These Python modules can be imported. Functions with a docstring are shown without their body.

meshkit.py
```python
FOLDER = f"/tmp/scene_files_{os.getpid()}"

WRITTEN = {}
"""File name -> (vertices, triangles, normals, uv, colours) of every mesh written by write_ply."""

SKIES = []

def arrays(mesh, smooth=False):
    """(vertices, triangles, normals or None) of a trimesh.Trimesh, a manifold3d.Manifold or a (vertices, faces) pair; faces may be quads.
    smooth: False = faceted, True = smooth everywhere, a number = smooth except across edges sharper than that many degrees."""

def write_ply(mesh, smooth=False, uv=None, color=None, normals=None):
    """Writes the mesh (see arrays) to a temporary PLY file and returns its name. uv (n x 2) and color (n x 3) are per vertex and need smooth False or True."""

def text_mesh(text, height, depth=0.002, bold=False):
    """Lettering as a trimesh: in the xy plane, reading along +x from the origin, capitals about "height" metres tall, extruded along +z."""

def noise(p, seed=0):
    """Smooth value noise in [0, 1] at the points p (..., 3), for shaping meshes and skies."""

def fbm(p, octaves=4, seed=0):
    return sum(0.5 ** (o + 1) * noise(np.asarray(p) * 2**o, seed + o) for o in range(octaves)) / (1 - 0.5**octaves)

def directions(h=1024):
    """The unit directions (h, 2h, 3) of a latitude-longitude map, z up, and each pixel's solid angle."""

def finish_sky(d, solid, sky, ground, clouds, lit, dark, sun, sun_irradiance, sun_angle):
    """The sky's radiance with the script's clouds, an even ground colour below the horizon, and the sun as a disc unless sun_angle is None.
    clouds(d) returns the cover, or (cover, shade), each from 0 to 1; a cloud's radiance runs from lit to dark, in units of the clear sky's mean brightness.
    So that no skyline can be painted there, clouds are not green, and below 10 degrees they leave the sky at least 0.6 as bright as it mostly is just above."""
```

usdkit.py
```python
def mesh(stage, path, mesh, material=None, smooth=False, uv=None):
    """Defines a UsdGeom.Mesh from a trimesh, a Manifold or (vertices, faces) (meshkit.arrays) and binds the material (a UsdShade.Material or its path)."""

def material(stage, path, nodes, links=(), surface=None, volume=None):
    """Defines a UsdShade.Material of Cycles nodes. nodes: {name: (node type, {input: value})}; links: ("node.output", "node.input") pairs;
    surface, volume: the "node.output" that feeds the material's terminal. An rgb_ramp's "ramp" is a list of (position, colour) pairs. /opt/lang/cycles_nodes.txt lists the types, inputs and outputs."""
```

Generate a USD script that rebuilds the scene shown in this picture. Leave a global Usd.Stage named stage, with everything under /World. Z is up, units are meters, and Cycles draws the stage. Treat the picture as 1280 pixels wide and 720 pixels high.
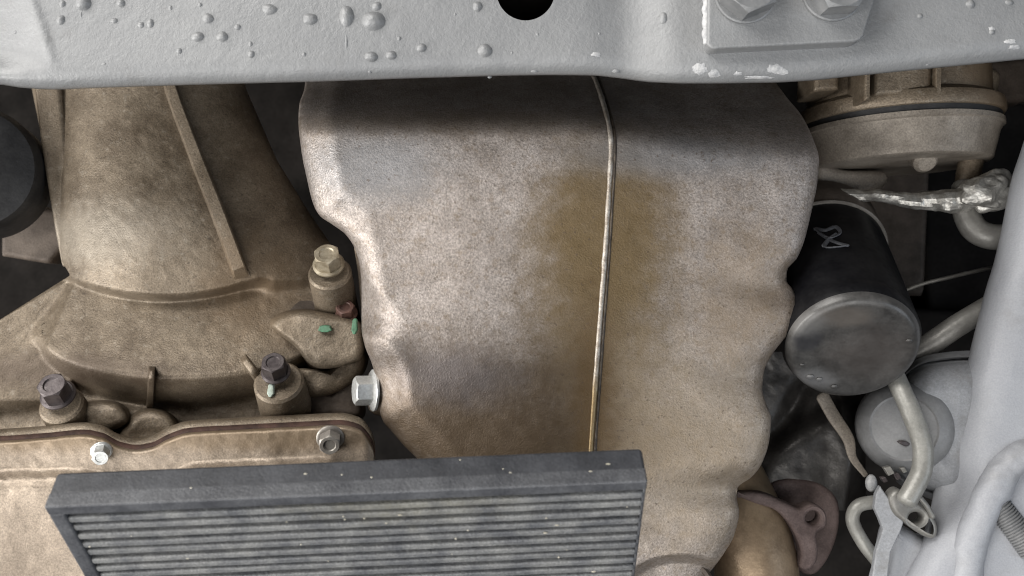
import math, re
import numpy as np, trimesh, usdkit, meshkit
import manifold3d as m3
from shapely.geometry import Polygon
from scipy.spatial import cKDTree
from pxr import Usd, UsdGeom, UsdLux, UsdShade, Gf, Sdf

stage = Usd.Stage.CreateInMemory()
UsdGeom.SetStageUpAxis(stage, 'Z'); UsdGeom.SetStageMetersPerUnit(stage, 1.0)
UsdGeom.Xform.Define(stage, '/World'); UsdGeom.Scope.Define(stage, '/World/Looks')
rng = np.random.default_rng(7)

# The car stands on a lift and we look straight up at its underside from 0.6 m below the oil pan.
# Shapes are written in a local frame (x right, y up in the view, d down towards the ground), turned over into the world here.
PAN_Z = 2.0            # height of the oil pan's face above the floor
EYE = 0.6              # camera below it


def world(p):
    return Gf.Vec3d(-float(p[0]), float(p[1]), PAN_Z - float(p[2]))


# ------------------------------------------------------------------ camera, lamps, exposure
cam = UsdGeom.Camera.Define(stage, '/World/camera')
cam.AddTranslateOp().Set(world((0, 0, EYE))); cam.AddRotateYOp().Set(180.0)
cam.CreateHorizontalApertureAttr(36.0); cam.CreateVerticalApertureAttr(20.25)
cam.CreateFocalLengthAttr(36.0 * 1200 / 1280)
cam.CreateClippingRangeAttr(Gf.Vec2f(0.02, 50))
cam.CreateFStopAttr(9.0); cam.CreateFocusDistanceAttr(0.58)
cam.CreateExposureAttr(0.3)


def lamp(name, pos, target, w, h, watts, color):
    """A broad workshop lamp or doorway at pos (local frame), facing target."""
    l = UsdLux.RectLight.Define(stage, '/World/' + name)
    a, b = world(pos), world(target)
    m = Gf.Matrix4d().SetLookAt(a, b, Gf.Vec3d(0, 1, 0.01)).GetInverse()
    l.AddTransformOp().Set(m)
    l.CreateWidthAttr(w); l.CreateHeightAttr(h); l.CreateIntensityAttr(watts); l.CreateColorAttr(Gf.Vec3f(*color))
    p = l.GetPrim()
    return l


lamp('doorway_light', (-1.05, 1.15, 1.0), (0, 0, 0), 1.5, 1.0, 8.0, (1.0, 0.97, 0.93))
lamp('side_door_light', (-1.65, -0.38, 0.66), (0, 0, 0), 1.1, 0.8, 13.0, (1.0, 0.975, 0.94))
lamp('window_light', (1.6, -0.4, 1.3), (0.2, 0, 0), 1.1, 1.1, 2.4, (0.80, 0.89, 1.0))
lamp('floor_bounce_light', (-0.3, -1.0, 1.75), (0, 0, 0), 2.0, 1.3, 3.6, (1.0, 0.985, 0.965))

# ------------------------------------------------------------------ helpers
used = {}


def numbered(parent, name):
    k = used.get((parent, name), -1) + 1
    used[(parent, name)] = k
    return f'{parent}/{name}' if k == 0 else f'{parent}/{name}_{k:03d}'


class Thing:
    def __init__(s, name, base, label=None, cat=None, group=None, kind=None):
        s.base = np.asarray(base, float)
        s.path = numbered('/World', name)
        x = UsdGeom.Xform.Define(stage, s.path)
        x.AddTranslateOp().Set(world(base)); x.AddRotateYOp().Set(180.0)
        for k, v in (('label', label), ('category', cat), ('group', group), ('kind', kind)):
            if v: x.GetPrim().SetCustomDataByKey(k, v)

    def part(s, name, mesh, mat, smooth=35, parent=None, label=None, kind=None):
        if isinstance(mesh, list):
            mesh = trimesh.util.concatenate([tm(m) for m in mesh])
        mesh = tm(mesh).copy(); mesh.vertices = mesh.vertices - s.base
        path = numbered(parent or s.path, name)
        m = usdkit.mesh(stage, path, mesh, MAT[mat], smooth=smooth)
        m.CreateDoubleSidedAttr(True)
        if label: m.GetPrim().SetCustomDataByKey('label', label)
        if kind: m.GetPrim().SetCustomDataByKey('kind', kind)
        return path


def tm(m):
    if isinstance(m, trimesh.Trimesh): return m
    v, f, _ = meshkit.arrays(m)
    return trimesh.Trimesh(v, f, process=False)


def P(px, py, d):
    px, py, d = np.broadcast_arrays(np.asarray(px, float), np.asarray(py, float), np.asarray(d, float))
    s = (EYE - d) / 1200.0
    return np.stack([(px - 640) * s, (360 - py) * s, d], -1)


def sc(d): return (EYE - d) / 1200.0          # metres per picture unit at depth d


def smoothstep(a, b, x):
    t = np.clip((x - a) / (b - a), 0, 1)
    return t * t * (3 - 2 * t)


def smax(a, b, k):
    h = np.clip(0.5 + 0.5 * (a - b) / k, 0, 1)
    return b * (1 - h) + a * h + k * h * (1 - h)


def smin(a, b, k): return -smax(-a, -b, k)


def N(px, py, scale, seed=0, oct=4):
    p = np.stack([np.asarray(px, float) * scale, np.asarray(py, float) * scale, np.full(np.shape(px), 3.7)], -1)
    return meshkit.fbm(p, oct, seed) - 0.5


def grid_faces(n, m):
    i = np.arange(n * m).reshape(n, m)
    q = np.stack([i[:-1, :-1], i[1:, :-1], i[1:, 1:], i[:-1, 1:]], -1).reshape(-1, 4)
    return np.vstack([q[:, [0, 1, 2]], q[:, [0, 2, 3]]])


def grid_mesh(pts):
    n, m = pts.shape[:2]
    return trimesh.Trimesh(pts.reshape(-1, 3), grid_faces(n, m), process=False)


def grid_solid(front, back):
    """Closed shell between two grids of equal size."""
    n, m = front.shape[:2]
    v = np.vstack([front.reshape(-1, 3), back.reshape(-1, 3)])
    f1 = grid_faces(n, m); f2 = f1[:, ::-1] + n * m
    i = np.arange(n * m).reshape(n, m)
    ring = np.concatenate([i[0, :-1], i[:-1, -1], i[-1, :0:-1], i[:0:-1, 0]])
    nx = np.roll(ring, -1)
    side = np.vstack([np.stack([ring, nx, ring + n * m], -1), np.stack([nx, nx + n * m, ring + n * m], -1)])
    t = trimesh.Trimesh(v, np.vstack([f1, f2, side]), process=False)
    if t.volume < 0: t.invert()
    return t


def to_man(t):
    t = t.copy(); t.merge_vertices()
    return m3.Manifold(m3.Mesh(np.asarray(t.vertices, np.float32), np.asarray(t.faces, np.uint32)))


def spline(pts, n):
    """Catmull-Rom through pts, n samples."""
    p = np.asarray(pts, float)
    if len(p) == 2: return p[0] + (p[1] - p[0]) * np.linspace(0, 1, n)[:, None]
    q = np.vstack([2 * p[0] - p[1], p, 2 * p[-1] - p[-2]])
    t = np.linspace(0, len(p) - 1, n); i = np.minimum(t.astype(int), len(p) - 2); t = (t - i)[:, None]
    a, b, c, d = q[i], q[i + 1], q[i + 2], q[i + 3]
    return 0.5 * (2 * b + (c - a) * t + (2 * a - 5 * b + 4 * c - d) * t ** 2 + (3 * b - a - 3 * c + d) * t ** 3)


def tube(pts3, r, n=60, k=14, cap=True, wob=0.0, seed=0, flat=1.0):
    """Swept tube through 3D points; r scalar or per control point; rounded ends."""
    c = spline(pts3, n)
    rr = np.interp(np.linspace(0, 1, n), np.linspace(0, 1, np.size(r)), np.atleast_1d(r)) if np.size(r) > 1 else np.full(n, float(r))
    tg = np.gradient(c, axis=0); tg /= np.linalg.norm(tg, axis=1)[:, None]
    u = np.cross(tg[0], [0.13, 0.2, 0.97]); u /= np.linalg.norm(u)
    if cap:
        e = np.linspace(0.1, 1, 5)
        c = np.vstack([[c[0] - tg[0] * rr[0] * math.sqrt(1 - x * x) * 0.5 for x in e], c, [c[-1] + tg[-1] * rr[-1] * math.sqrt(1 - x * x) * 0.5 for x in e[::-1]]])
        rr = np.concatenate([rr[0] * e, rr, rr[-1] * e[::-1]])
        tg = np.vstack([np.repeat(tg[:1], 5, 0), tg, np.repeat(tg[-1:], 5, 0)])
    ang = np.arange(k) / k * 2 * math.pi
    rows = []
    for j in range(len(c)):
        u = u - tg[j] * np.dot(u, tg[j]); u /= np.linalg.norm(u)
        w = np.cross(tg[j], u)
        rows.append(c[j] + rr[j] * (np.cos(ang)[:, None] * u + flat * np.sin(ang)[:, None] * w))
    g = np.array(rows); n2 = len(g)
    if wob:
        nz = meshkit.fbm(g * 90 + seed * 11.3, 3, seed) - 0.5
        ctr = g.mean(1, keepdims=True)
        g = ctr + (g - ctr) * (1 + wob * nz[..., None])
    g = np.concatenate([g, g[:, :1]], 1)
    t = grid_mesh(g); t.merge_vertices()
    i0, i1 = len(t.vertices), len(t.vertices) + 1
    return t


def frame(axis, up=(0, 1, 0)):
    a = np.asarray(axis, float); a /= np.linalg.norm(a)
    u = np.cross(up, a); u /= np.linalg.norm(u)
    return np.stack([u, np.cross(a, u), a], 1)


def lathe(center, axis, profile, k=64, rot=0.0, arc=2 * math.pi):
    """profile: (radius, height along axis)."""
    R = frame(axis); pr = np.asarray(profile, float)
    ang = rot + np.linspace(0, arc, k + 1)
    g = np.stack([pr[:, None, 0] * np.cos(ang), pr[:, None, 0] * np.sin(ang), np.repeat(pr[:, 1:2], k + 1, 1)], -1)
    t = grid_mesh(g @ R.T + np.asarray(center)); t.merge_vertices()
    return t


def bolt(center, axis, r, h, rot=0.3, flange=1.35, fh=0.18, dish=True):
    """Flanged hex bolt head: returns (flange, head). r: half the width across the corners."""
    R = frame(axis)
    a = rot + np.arange(6) / 6 * 2 * math.pi
    hexm = m3.Manifold.extrude(m3.CrossSection([np.stack([r * np.cos(a), r * np.sin(a)], 1)]), h)
    cone = m3.Manifold.revolve(m3.CrossSection([[(0, 0), (1.2 * r, 0), (1.2 * r, h - 0.28 * r), (0.84 * r, h), (0, h)]]), 48)
    hexm = hexm ^ cone
    if dish:
        hexm = hexm - m3.Manifold.cylinder(0.2 * r, 0.5 * r, 0.62 * r, 40).translate([0, 0, h - 0.12 * r])
    hd = tm(hexm); hd.vertices = hd.vertices @ R.T + np.asarray(center) + R[:, 2] * (fh * r * 1.2)
    f = flange * r
    fl = lathe(center, axis, [(0, -0.02 * r), (f, -0.02 * r), (f, fh * r * 0.8), (f * .95, fh * r * 1.15), (r * 1.02, fh * r * 1.6), (0, fh * r * 1.6)], 40)
    return fl, hd


def resample(poly, step):
    p = np.asarray(poly, float); p = np.vstack([p, p[:1]])
    s = np.concatenate([[0], np.cumsum(np.linalg.norm(np.diff(p, axis=0), axis=1))])
    t = np.linspace(0, s[-1], max(12, int(s[-1] / step)), endpoint=False)
    return np.stack([np.interp(t, s, p[:, 0]), np.interp(t, s, p[:, 1])], 1)


def rounded(pts, closed=True, n=8):
    p = [np.asarray(q, float) for q in pts]
    if closed:
        q = spline(np.array(p[-2:] + p + p[:2]), (len(p) + 4) * n)
        return q[2 * n:-(2 * n)][:-1] if False else spline_closed(p, n)
    return spline(np.array(p), len(p) * n)


def spline_closed(p, n):
    p = np.asarray(p, float); L = len(p); out = []
    for i in range(L):
        a, b, c, d = p[i - 1], p[i], p[(i + 1) % L], p[(i + 2) % L]
        for t in np.arange(n) / n:
            out.append(0.5 * (2 * b + (c - a) * t + (2 * a - 5 * b + 4 * c - d) * t ** 2 + (3 * b - a - 3 * c + d) * t ** 3))
    return np.array(out)


def slab(poly, d, thick, bevel=0.0015, holes=(), tilt=(0, 0), dome=0.0):
    """Plate with a rounded front edge: outline (picture units) at depth d, extruded away by thick (metres)."""
    s = sc(d)
    prof = [(0.0, -thick), (0.0, -bevel)] + [(bevel * (1 - math.cos(a)), -bevel * (1 - math.sin(a))) for a in np.linspace(0, math.pi / 2, 7)[1:]]
    v, f, caps, base = [], [], [], 0
    for ci, c in enumerate([poly, *holes]):
        q = np.asarray(c, float) * s
        q = np.stack([q[:, 0] - 640 * s, 360 * s - q[:, 1]], 1)
        area = 0.5 * np.sum(q[:, 0] * np.roll(q[:, 1], -1) - q[:, 1] * np.roll(q[:, 0], -1))
        if (area < 0) != (ci > 0): q = q[::-1]
        t = np.roll(q, -1, 0) - np.roll(q, 1, 0); t /= np.maximum(np.linalg.norm(t, axis=1, keepdims=True), 1e-12)
        n = np.stack([-t[:, 1], t[:, 0]], 1)                      # points into the plate
        k = len(q)
        for o, z in prof:
            v.append(np.column_stack([q + n * o, np.full(k, z)]))
        for r in range(len(prof) - 1):
            a = base + r * k + np.arange(k); b = base + r * k + (np.arange(k) + 1) % k
            f.append(np.column_stack([a, b, b + k])); f.append(np.column_stack([a, b + k, a + k]))
        caps.append(base + (len(prof) - 1) * k + np.arange(k)); base += len(prof) * k
    v = np.vstack(v)
    pg = Polygon(v[caps[0], :2]).buffer(0)
    for c in caps[1:]: pg = pg.difference(Polygon(v[c, :2]).buffer(0))
    if pg.geom_type != 'Polygon': pg = max(pg.geoms, key=lambda g: g.area)
    cv, cf = trimesh.creation.triangulate_polygon(pg, engine='earcut')
    idx = np.concatenate(caps); near = cKDTree(v[idx, :2]).query(cv)[1]
    cf = idx[near][cf]
    a = np.cross(v[cf[:, 1]] - v[cf[:, 0]], v[cf[:, 2]] - v[cf[:, 0]])[:, 2]
    cf[a < 0] = cf[a < 0][:, ::-1]
    v[:, 2] += d + tilt[0] * (v[:, 0] - v[:, 0].mean()) + tilt[1] * (v[:, 1] - v[:, 1].mean())
    return trimesh.Trimesh(v, np.vstack(f + [cf]), process=False)


def pillow(poly, d, thick, R, tilt=(0, 0), lumps=.0012, seed=0, step=2.0):
    """Cast lump with softly rounded shoulders: rings of the outline shrink towards its middle while they rise."""
    c = np.asarray(poly, float); k = len(c); pg = Polygon(c).buffer(0); mid = np.asarray(pg.representative_point().coords[0]) * .4 + c.mean(0) * .6
    rows = []
    for f in np.concatenate([[1.12, 1.03], np.linspace(1, 0.0, 22)]):
        q = mid + (c - mid) * f
        e = np.linalg.norm(q - c, axis=1) * (f < 1)
        x = 1 - np.clip(e / R, 0, 1)
        h = -thick if f > 1.05 else -thick * .45 * (1 if f > 1 else 0) - (0 if f > 1 else R * sc(d) * .9 * (1 - np.sqrt(np.clip(1 - x * x, 0, 1))))
        z = d + h + tilt[0] * (q[:, 0] - mid[0]) * sc(d) - tilt[1] * (q[:, 1] - mid[1]) * sc(d) + lumps * 2 * N(q[:, 0], q[:, 1], .06, seed + 70, 3)
        g = P(q[:, 0], q[:, 1], z); rows.append(np.vstack([g, g[:1]]))
    t = grid_mesh(np.array(rows)); t.merge_vertices(); t.invert()
    return t


# ------------------------------------------------------------------ materials
MAT = {}


def look(name, c1, c2, blotch=25, speck=(0.0, 900), rough=(0.4, 0.6), metal=0.0, bumps=((120, .0006),), stains=(), coat=0.0, ior=1.5, blotch_contrast=(0.35, 0.65), grain=None, spec=0.5, dots=None, mottle=None):
    """Uneven real surface: two tones in blotches, fine specks, stains with their own outline, uneven gloss and relief."""
    nd = {'tc': ('texture_coordinate', {}),
          'n1': ('noise_texture', {'scale': blotch, 'detail': 7.0, 'roughness': 0.62}),
          'r1': ('rgb_ramp', {'ramp': [(blotch_contrast[0], c1), (blotch_contrast[1], c2)]}),
          'p': ('principled_bsdf', {'metallic': metal, 'ior': ior, 'specular_ior_level': spec, 'coat_weight': coat, 'coat_roughness': 0.15}),
          'nr': ('noise_texture', {'scale': blotch * 3.1, 'detail': 5.0, 'roughness': 0.6}),
          'mr': ('map_range', {'from_min': 0.3, 'from_max': 0.7, 'to_min': rough[0], 'to_max': rough[1], 'clamp': True})}
    ln = [('tc.object', 'n1.vector'), ('n1.fac', 'r1.fac'), ('tc.object', 'nr.vector'), ('nr.fac', 'mr.value'), ('mr.result', 'p.roughness')]
    col = 'r1.color'
    if speck[0]:
        nd['ns'] = ('noise_texture', {'scale': speck[1], 'detail': 3.0, 'roughness': 0.7})
        nd['ms'] = ('map_range', {'from_min': 0.28, 'from_max': 0.72, 'to_min': 1 - speck[0], 'to_max': 1 + speck[0], 'clamp': True})
        nd['xs'] = ('mix', {'mix_type': 'multiply', 'fac': 1.0})
        nd['cs'] = ('combine_xyz', {})
        ln += [('tc.object', 'ns.vector'), ('ns.fac', 'ms.value'), ('ms.result', 'cs.x'), ('ms.result', 'cs.y'), ('ms.result', 'cs.z'), (col, 'xs.color1'), ('cs.vector', 'xs.color2')]
        col = 'xs.color'
    if mottle:
        mc_, msc, lo, hi, amt = mottle
        nd['mn'] = ('noise_texture', {'scale': msc, 'detail': 9.0, 'roughness': 0.72})
        nd['mm'] = ('map_range', {'range_type': 'smoothstep', 'from_min': lo, 'from_max': hi, 'to_min': 0.0, 'to_max': amt, 'clamp': True})
        nd['mx'] = ('mix', {'mix_type': 'mix', 'color2': mc_})
        ln += [('tc.object', 'mn.vector'), ('mn.fac', 'mm.value'), ('mm.result', 'mx.fac'), (col, 'mx.color1')]
        col = 'mx.color'
    for i, (ctr, rad, colr, amt, rag, soft) in enumerate(stains):
        a = f's{i}'
        nd[a + 'a'] = ('vector_math', {'math_type': 'subtract', 'vector2': ctr})
        nd[a + 'b'] = ('vector_math', {'math_type': 'multiply', 'vector2': tuple(1 / r for r in rad)})
        nd[a + 'c'] = ('vector_math', {'math_type': 'length'})
        nd[a + 'n'] = ('noise_texture', {'scale': rag[0], 'detail': 6.0, 'roughness': 0.65})
        nd[a + 'm'] = ('math', {'math_type': 'multiply_add', 'value2': rag[1], 'value3': -rag[1] / 2})
        nd[a + 'd'] = ('math', {'math_type': 'add'})
        nd[a + 'r'] = ('map_range', {'range_type': 'smoothstep', 'from_min': 1.0 + soft, 'from_max': 1.0 - soft, 'to_min': 0.0, 'to_max': amt, 'clamp': True})
        nd[a + 'x'] = ('mix', {'mix_type': 'mix', 'color2': colr})
        ln += [('tc.object', a + 'a.vector1'), (a + 'a.vector', a + 'b.vector1'), (a + 'b.vector', a + 'c.vector1'), ('tc.object', a + 'n.vector'), (a + 'n.fac', a + 'm.value1'),
               (a + 'c.value', a + 'd.value1'), (a + 'm.value', a + 'd.value2'), (a + 'd.value', a + 'r.value'), (a + 'r.result', a + 'x.fac'), (col, a + 'x.color1')]
        col = a + 'x.color'
    if dots:
        nd['dn'] = ('noise_texture', {'scale': 420.0, 'detail': 4.0, 'roughness': 0.5})
        nd['dr'] = ('map_range', {'range_type': 'smoothstep', 'from_min': 0.615, 'from_max': 0.72, 'to_min': 0.0, 'to_max': 0.6, 'clamp': True})
        nd['dx'] = ('mix', {'mix_type': 'mix', 'color2': dots})
        ln += [('tc.object', 'dn.vector'), ('dn.fac', 'dr.value'), ('dr.result', 'dx.fac'), (col, 'dx.color1')]
        col = 'dx.color'
    ln.append((col, 'p.base_color'))
    prev = None
    for i, (s, dist) in enumerate(bumps):
        b = f'b{i}'
        nd[b + 'n'] = ('noise_texture', {'scale': s, 'detail': 3.0, 'roughness': 0.55})
        nd[b] = ('bump', {'strength': 1.0, 'distance': dist})
        ln += [('tc.object', b + 'n.vector'), (b + 'n.fac', b + '.height')]
        if prev: ln.append((prev, b + '.normal'))
        prev = b + '.normal'
    if prev: ln.append((prev, 'p.normal'))
    MAT[name] = usdkit.material(stage, '/World/Looks/' + name, nd, ln, surface='p.BSDF')


PAN_BASE = P(700, 360, -0.05)
FC = P(1067, 438, 0.0); FN = np.array([-.09, -.58, .81]); FN /= np.linalg.norm(FN)
def CAP(u, w): return tuple(frame(FN) @ np.array([u, w, 0.0]) + FN * .108)
def loc(px, py, d=-0.0): return tuple(P(px, py, d) - PAN_BASE)

look('silver_paint', (0.178, 0.182, 0.187), (0.215, 0.219, 0.223), 14, (0.06, 700), (0.42, 0.58), 0.1, ((420, .00034), (1100, .00014)), mottle=((0.15, 0.148, 0.146), 40, .54, .76, .5))
look('silver_bolt', (0.15, 0.155, 0.16), (0.22, 0.222, 0.225), 60, (0.06, 500), (0.35, 0.5), 0.2, ((400, .0002),))
look('bare_chip', (0.27, 0.275, 0.285), (0.46, 0.46, 0.46), 300, (0.1, 900), (0.4, 0.6), 0.0, ((500, .0004),))
look('rail_paint', (0.265, 0.273, 0.295), (0.305, 0.314, 0.335), 12, (0.10, 900), (0.42, 0.58), 0.05, ((900, .00016), (200, .0002)), mottle=((0.20, 0.197, 0.195), 30, .50, .76, .55))
look('pan_metal', (0.205, 0.177, 0.157), (0.33, 0.295, 0.272), 42, (0.46, 700), (0.38, 0.56), 0.5, ((900, .00026), (420, .00014)), stains=[
    (loc(760, 292), (.042, .052, 1), (0.125, 0.084, 0.034), 0.82, (60, 1.1), 0.5),
    (loc(745, 415), (.040, .088, 1), (0.125, 0.086, 0.04), 0.85, (90, 1.5), 0.65),
    (loc(640, 556), (.11, .024, 1), (0.085, 0.055, 0.026), 0.9, (130, 2.0), 0.7),
    (loc(590, 515), (.085, .036, 1), (0.115, 0.083, 0.055), 0.85, (150, 2.0), 0.8),
    (loc(870, 560), (.055, .065, 1), (0.29, 0.232, 0.162), 0.6, (60, 1.4), 0.7),
    (loc(742, 500), (.012, .060, 1), (0.10, 0.062, 0.026), 0.85, (110, 1.5), 0.7),
    (loc(570, 470), (.034, .016, 1), (0.13, 0.115, 0.115), 0.75, (70, 1.2), 0.7),
    (loc(470, 205), (.038, .022, 1), (0.18, 0.19, 0.205), 0.6, (60, .8), 0.7),
    (loc(850, 195), (.060, .012, 1), (0.18, 0.187, 0.20), 0.55, (60, .9), 0.7),
    (loc(560, 150), (.11, .010, 1), (0.17, 0.128, 0.088), 0.4, (80, 1.5), 0.7),
    (loc(930, 370), (.03, .04, 1), (0.22, 0.165, 0.11), 0.6, (100, 1.9), 0.7)], blotch_contrast=(0.34, 0.68), dots=(0.085, 0.062, 0.045), mottle=((0.165, 0.125, 0.088), 190, 0.50, 0.66, 0.55))
look('weld_bright', (0.24, 0.20, 0.16), (0.44, 0.41, 0.37), 160, (0.35, 900), (0.36, 0.5), 0.5, ((1200, .0002),), stains=[((.0, -.09, 0), (1, .035, 1), (.22, .15, .06), .85, (60, .6), .3)])
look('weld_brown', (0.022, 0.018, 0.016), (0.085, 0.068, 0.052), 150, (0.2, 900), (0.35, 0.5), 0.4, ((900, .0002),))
look('cast_alloy', (0.095, 0.072, 0.049), (0.205, 0.166, 0.122), 24, (0.42, 900), (0.38, 0.58), 0.35, ((900, .00030), (300, .00012)), blotch_contrast=(0.34, 0.66), spec=.4, mottle=((0.27, 0.238, 0.195), 190, 0.55, 0.70, 0.6), dots=(0.05, 0.038, 0.028), stains=[
    ((-.06, .06, 0), (.05, .02, 1), (.33, .295, .245), .5, (120, 1.8), .8), ((-.09, -.035, 0), (.10, .012, 1), (.07, .05, .036), .7, (90, 1.6), .7), ((.05, .02, 0), (.03, .035, 1), (.16, .11, .065), .6, (80, 1.4), .7)])
look('cast_dark', (0.055, 0.044, 0.036), (0.125, 0.102, 0.085), 40, (0.2, 800), (0.5, 0.7), 0.2, ((700, .0002),), spec=.25)
look('cast_bronze', (0.145, 0.124, 0.102), (0.25, 0.22, 0.185), 40, (0.34, 800), (0.45, 0.65), 0.2, ((700, .0002), (200, .0003)), spec=.35)
look('pan_tan', (0.180, 0.144, 0.110), (0.305, 0.25, 0.195), 30, (0.34, 800), (0.38, 0.55), 0.4, ((900, .00014), (300, .00018)), stains=[
    ((-.03, .030, 0), (.2, .010, 1), (.17, .12, .07), .7, (60, 1.2), .6)])
look('gasket', (0.035, 0.022, 0.018), (0.085, 0.048, 0.038), 80, (0.2, 900), (0.6, 0.8), 0.0, ((400, .0002),), spec=.2)
look('bolt_dark', (0.05, 0.04, 0.042), (0.11, 0.095, 0.095), 150, (0.15, 900), (0.35, 0.5), 0.5, ((500, .0001),))
look('bolt_tan', (0.22, 0.18, 0.12), (0.42, 0.37, 0.28), 120, (0.15, 900), (0.35, 0.5), 0.4, ((500, .0001),))
look('bolt_rust', (0.075, 0.04, 0.032), (0.14, 0.075, 0.06), 150, (0.15, 900), (0.45, 0.6), 0.2, ((500, .0002),))
look('zinc', (0.50, 0.51, 0.50), (0.72, 0.73, 0.72), 90, (0.1, 900), (0.25, 0.4), 0.55, ((300, .0001),))
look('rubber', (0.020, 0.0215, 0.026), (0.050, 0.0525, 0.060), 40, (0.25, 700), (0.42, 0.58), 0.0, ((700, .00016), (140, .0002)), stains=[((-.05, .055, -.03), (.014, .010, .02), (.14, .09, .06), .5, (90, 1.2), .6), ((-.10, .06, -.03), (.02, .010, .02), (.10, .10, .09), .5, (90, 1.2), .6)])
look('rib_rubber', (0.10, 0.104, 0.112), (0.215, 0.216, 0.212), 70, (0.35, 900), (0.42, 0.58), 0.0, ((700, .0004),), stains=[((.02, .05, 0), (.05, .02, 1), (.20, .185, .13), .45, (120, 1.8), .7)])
look('rim_rubber', (0.048, 0.050, 0.057), (0.095, 0.098, 0.106), 60, (0.3, 900), (0.42, 0.58), 0.0, ((700, .0003),))
look('dust', (0.30, 0.28, 0.22), (0.55, 0.52, 0.44), 200, (0.2, 900), (0.6, 0.8))
look('black_rubber', (0.012, 0.012, 0.013), (0.028, 0.028, 0.029), 50, (0.2, 700), (0.5, 0.65), 0.0, ((400, .0002),), spec=.3)
look('filter_black', (0.004, 0.004, 0.005), (0.010, 0.010, 0.011), 60, (0.2, 700), (0.3, 0.5), 0.0, ((400, .00005),), spec=.09)
look('filter_cap', (0.022, 0.0215, 0.021), (0.062, 0.060, 0.058), 55, (0.2, 600), (0.32, 0.52), 0.05, ((90, .0002),), coat=0.12, stains=[
    (CAP(-.0285, .0085), (.0085, .008, .02), (.025, .025, .028), .9, (90, .6), .3), (CAP(-.008, .026), (.016, .006, .02), (.10, .088, .078), .7, (110, 1.2), .5),
    (CAP(-.030, .020), (.012, .007, .02), (.14, .137, .134), .6, (90, 1.0), .5), (CAP(-.022, -.024), (.014, .006, .02), (.15, .15, .153), .6, (130, 1.5), .6), (CAP(.010, -.002), (.022, .02, .02), (.06, .052, .048), .6, (70, 1.2), .6)])
look('ring_steel', (0.22, 0.20, 0.18), (0.34, 0.32, 0.29), 80, (0.1, 700), (0.35, 0.5), 0.4)
look('grey_ink', (0.045, 0.047, 0.054), (0.075, 0.078, 0.088), 400, (0.1, 700), (0.5, 0.6))
look('foil', (0.26, 0.25, 0.23), (0.50, 0.49, 0.46), 120, (0.25, 700), (0.34, 0.5), 0.75, ((150, .001),))
look('pipe_grey', (0.14, 0.135, 0.125), (0.22, 0.215, 0.20), 60, (0.1, 700), (0.35, 0.5), 0.3, ((300, .0002),))
look('sleeve_grey', (0.15, 0.152, 0.155), (0.21, 0.212, 0.215), 60, (0.1, 700), (0.45, 0.6), 0.1, ((300, .0002),))
look('sleeve_pale', (0.19, 0.197, 0.21), (0.25, 0.257, 0.27), 40, (0.2, 700), (0.45, 0.6), 0.1, ((300, .0002),), mottle=((0.13, 0.125, 0.12), 60, .5, .72, .6))
look('pipe_pale', (0.19, 0.187, 0.172), (0.28, 0.276, 0.256), 60, (0.12, 700), (0.35, 0.5), 0.25, ((250, .0003),))
look('shield', (0.030, 0.028, 0.027), (0.07, 0.066, 0.062), 40, (0.2, 700), (0.3, 0.45), 0.5, ((200, .0003),), spec=.4)
look('rust_pink', (0.060, 0.043, 0.040), (0.115, 0.086, 0.080), 70, (0.2, 800), (0.6, 0.8), 0.0, ((600, .0003),), spec=.2)
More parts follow.
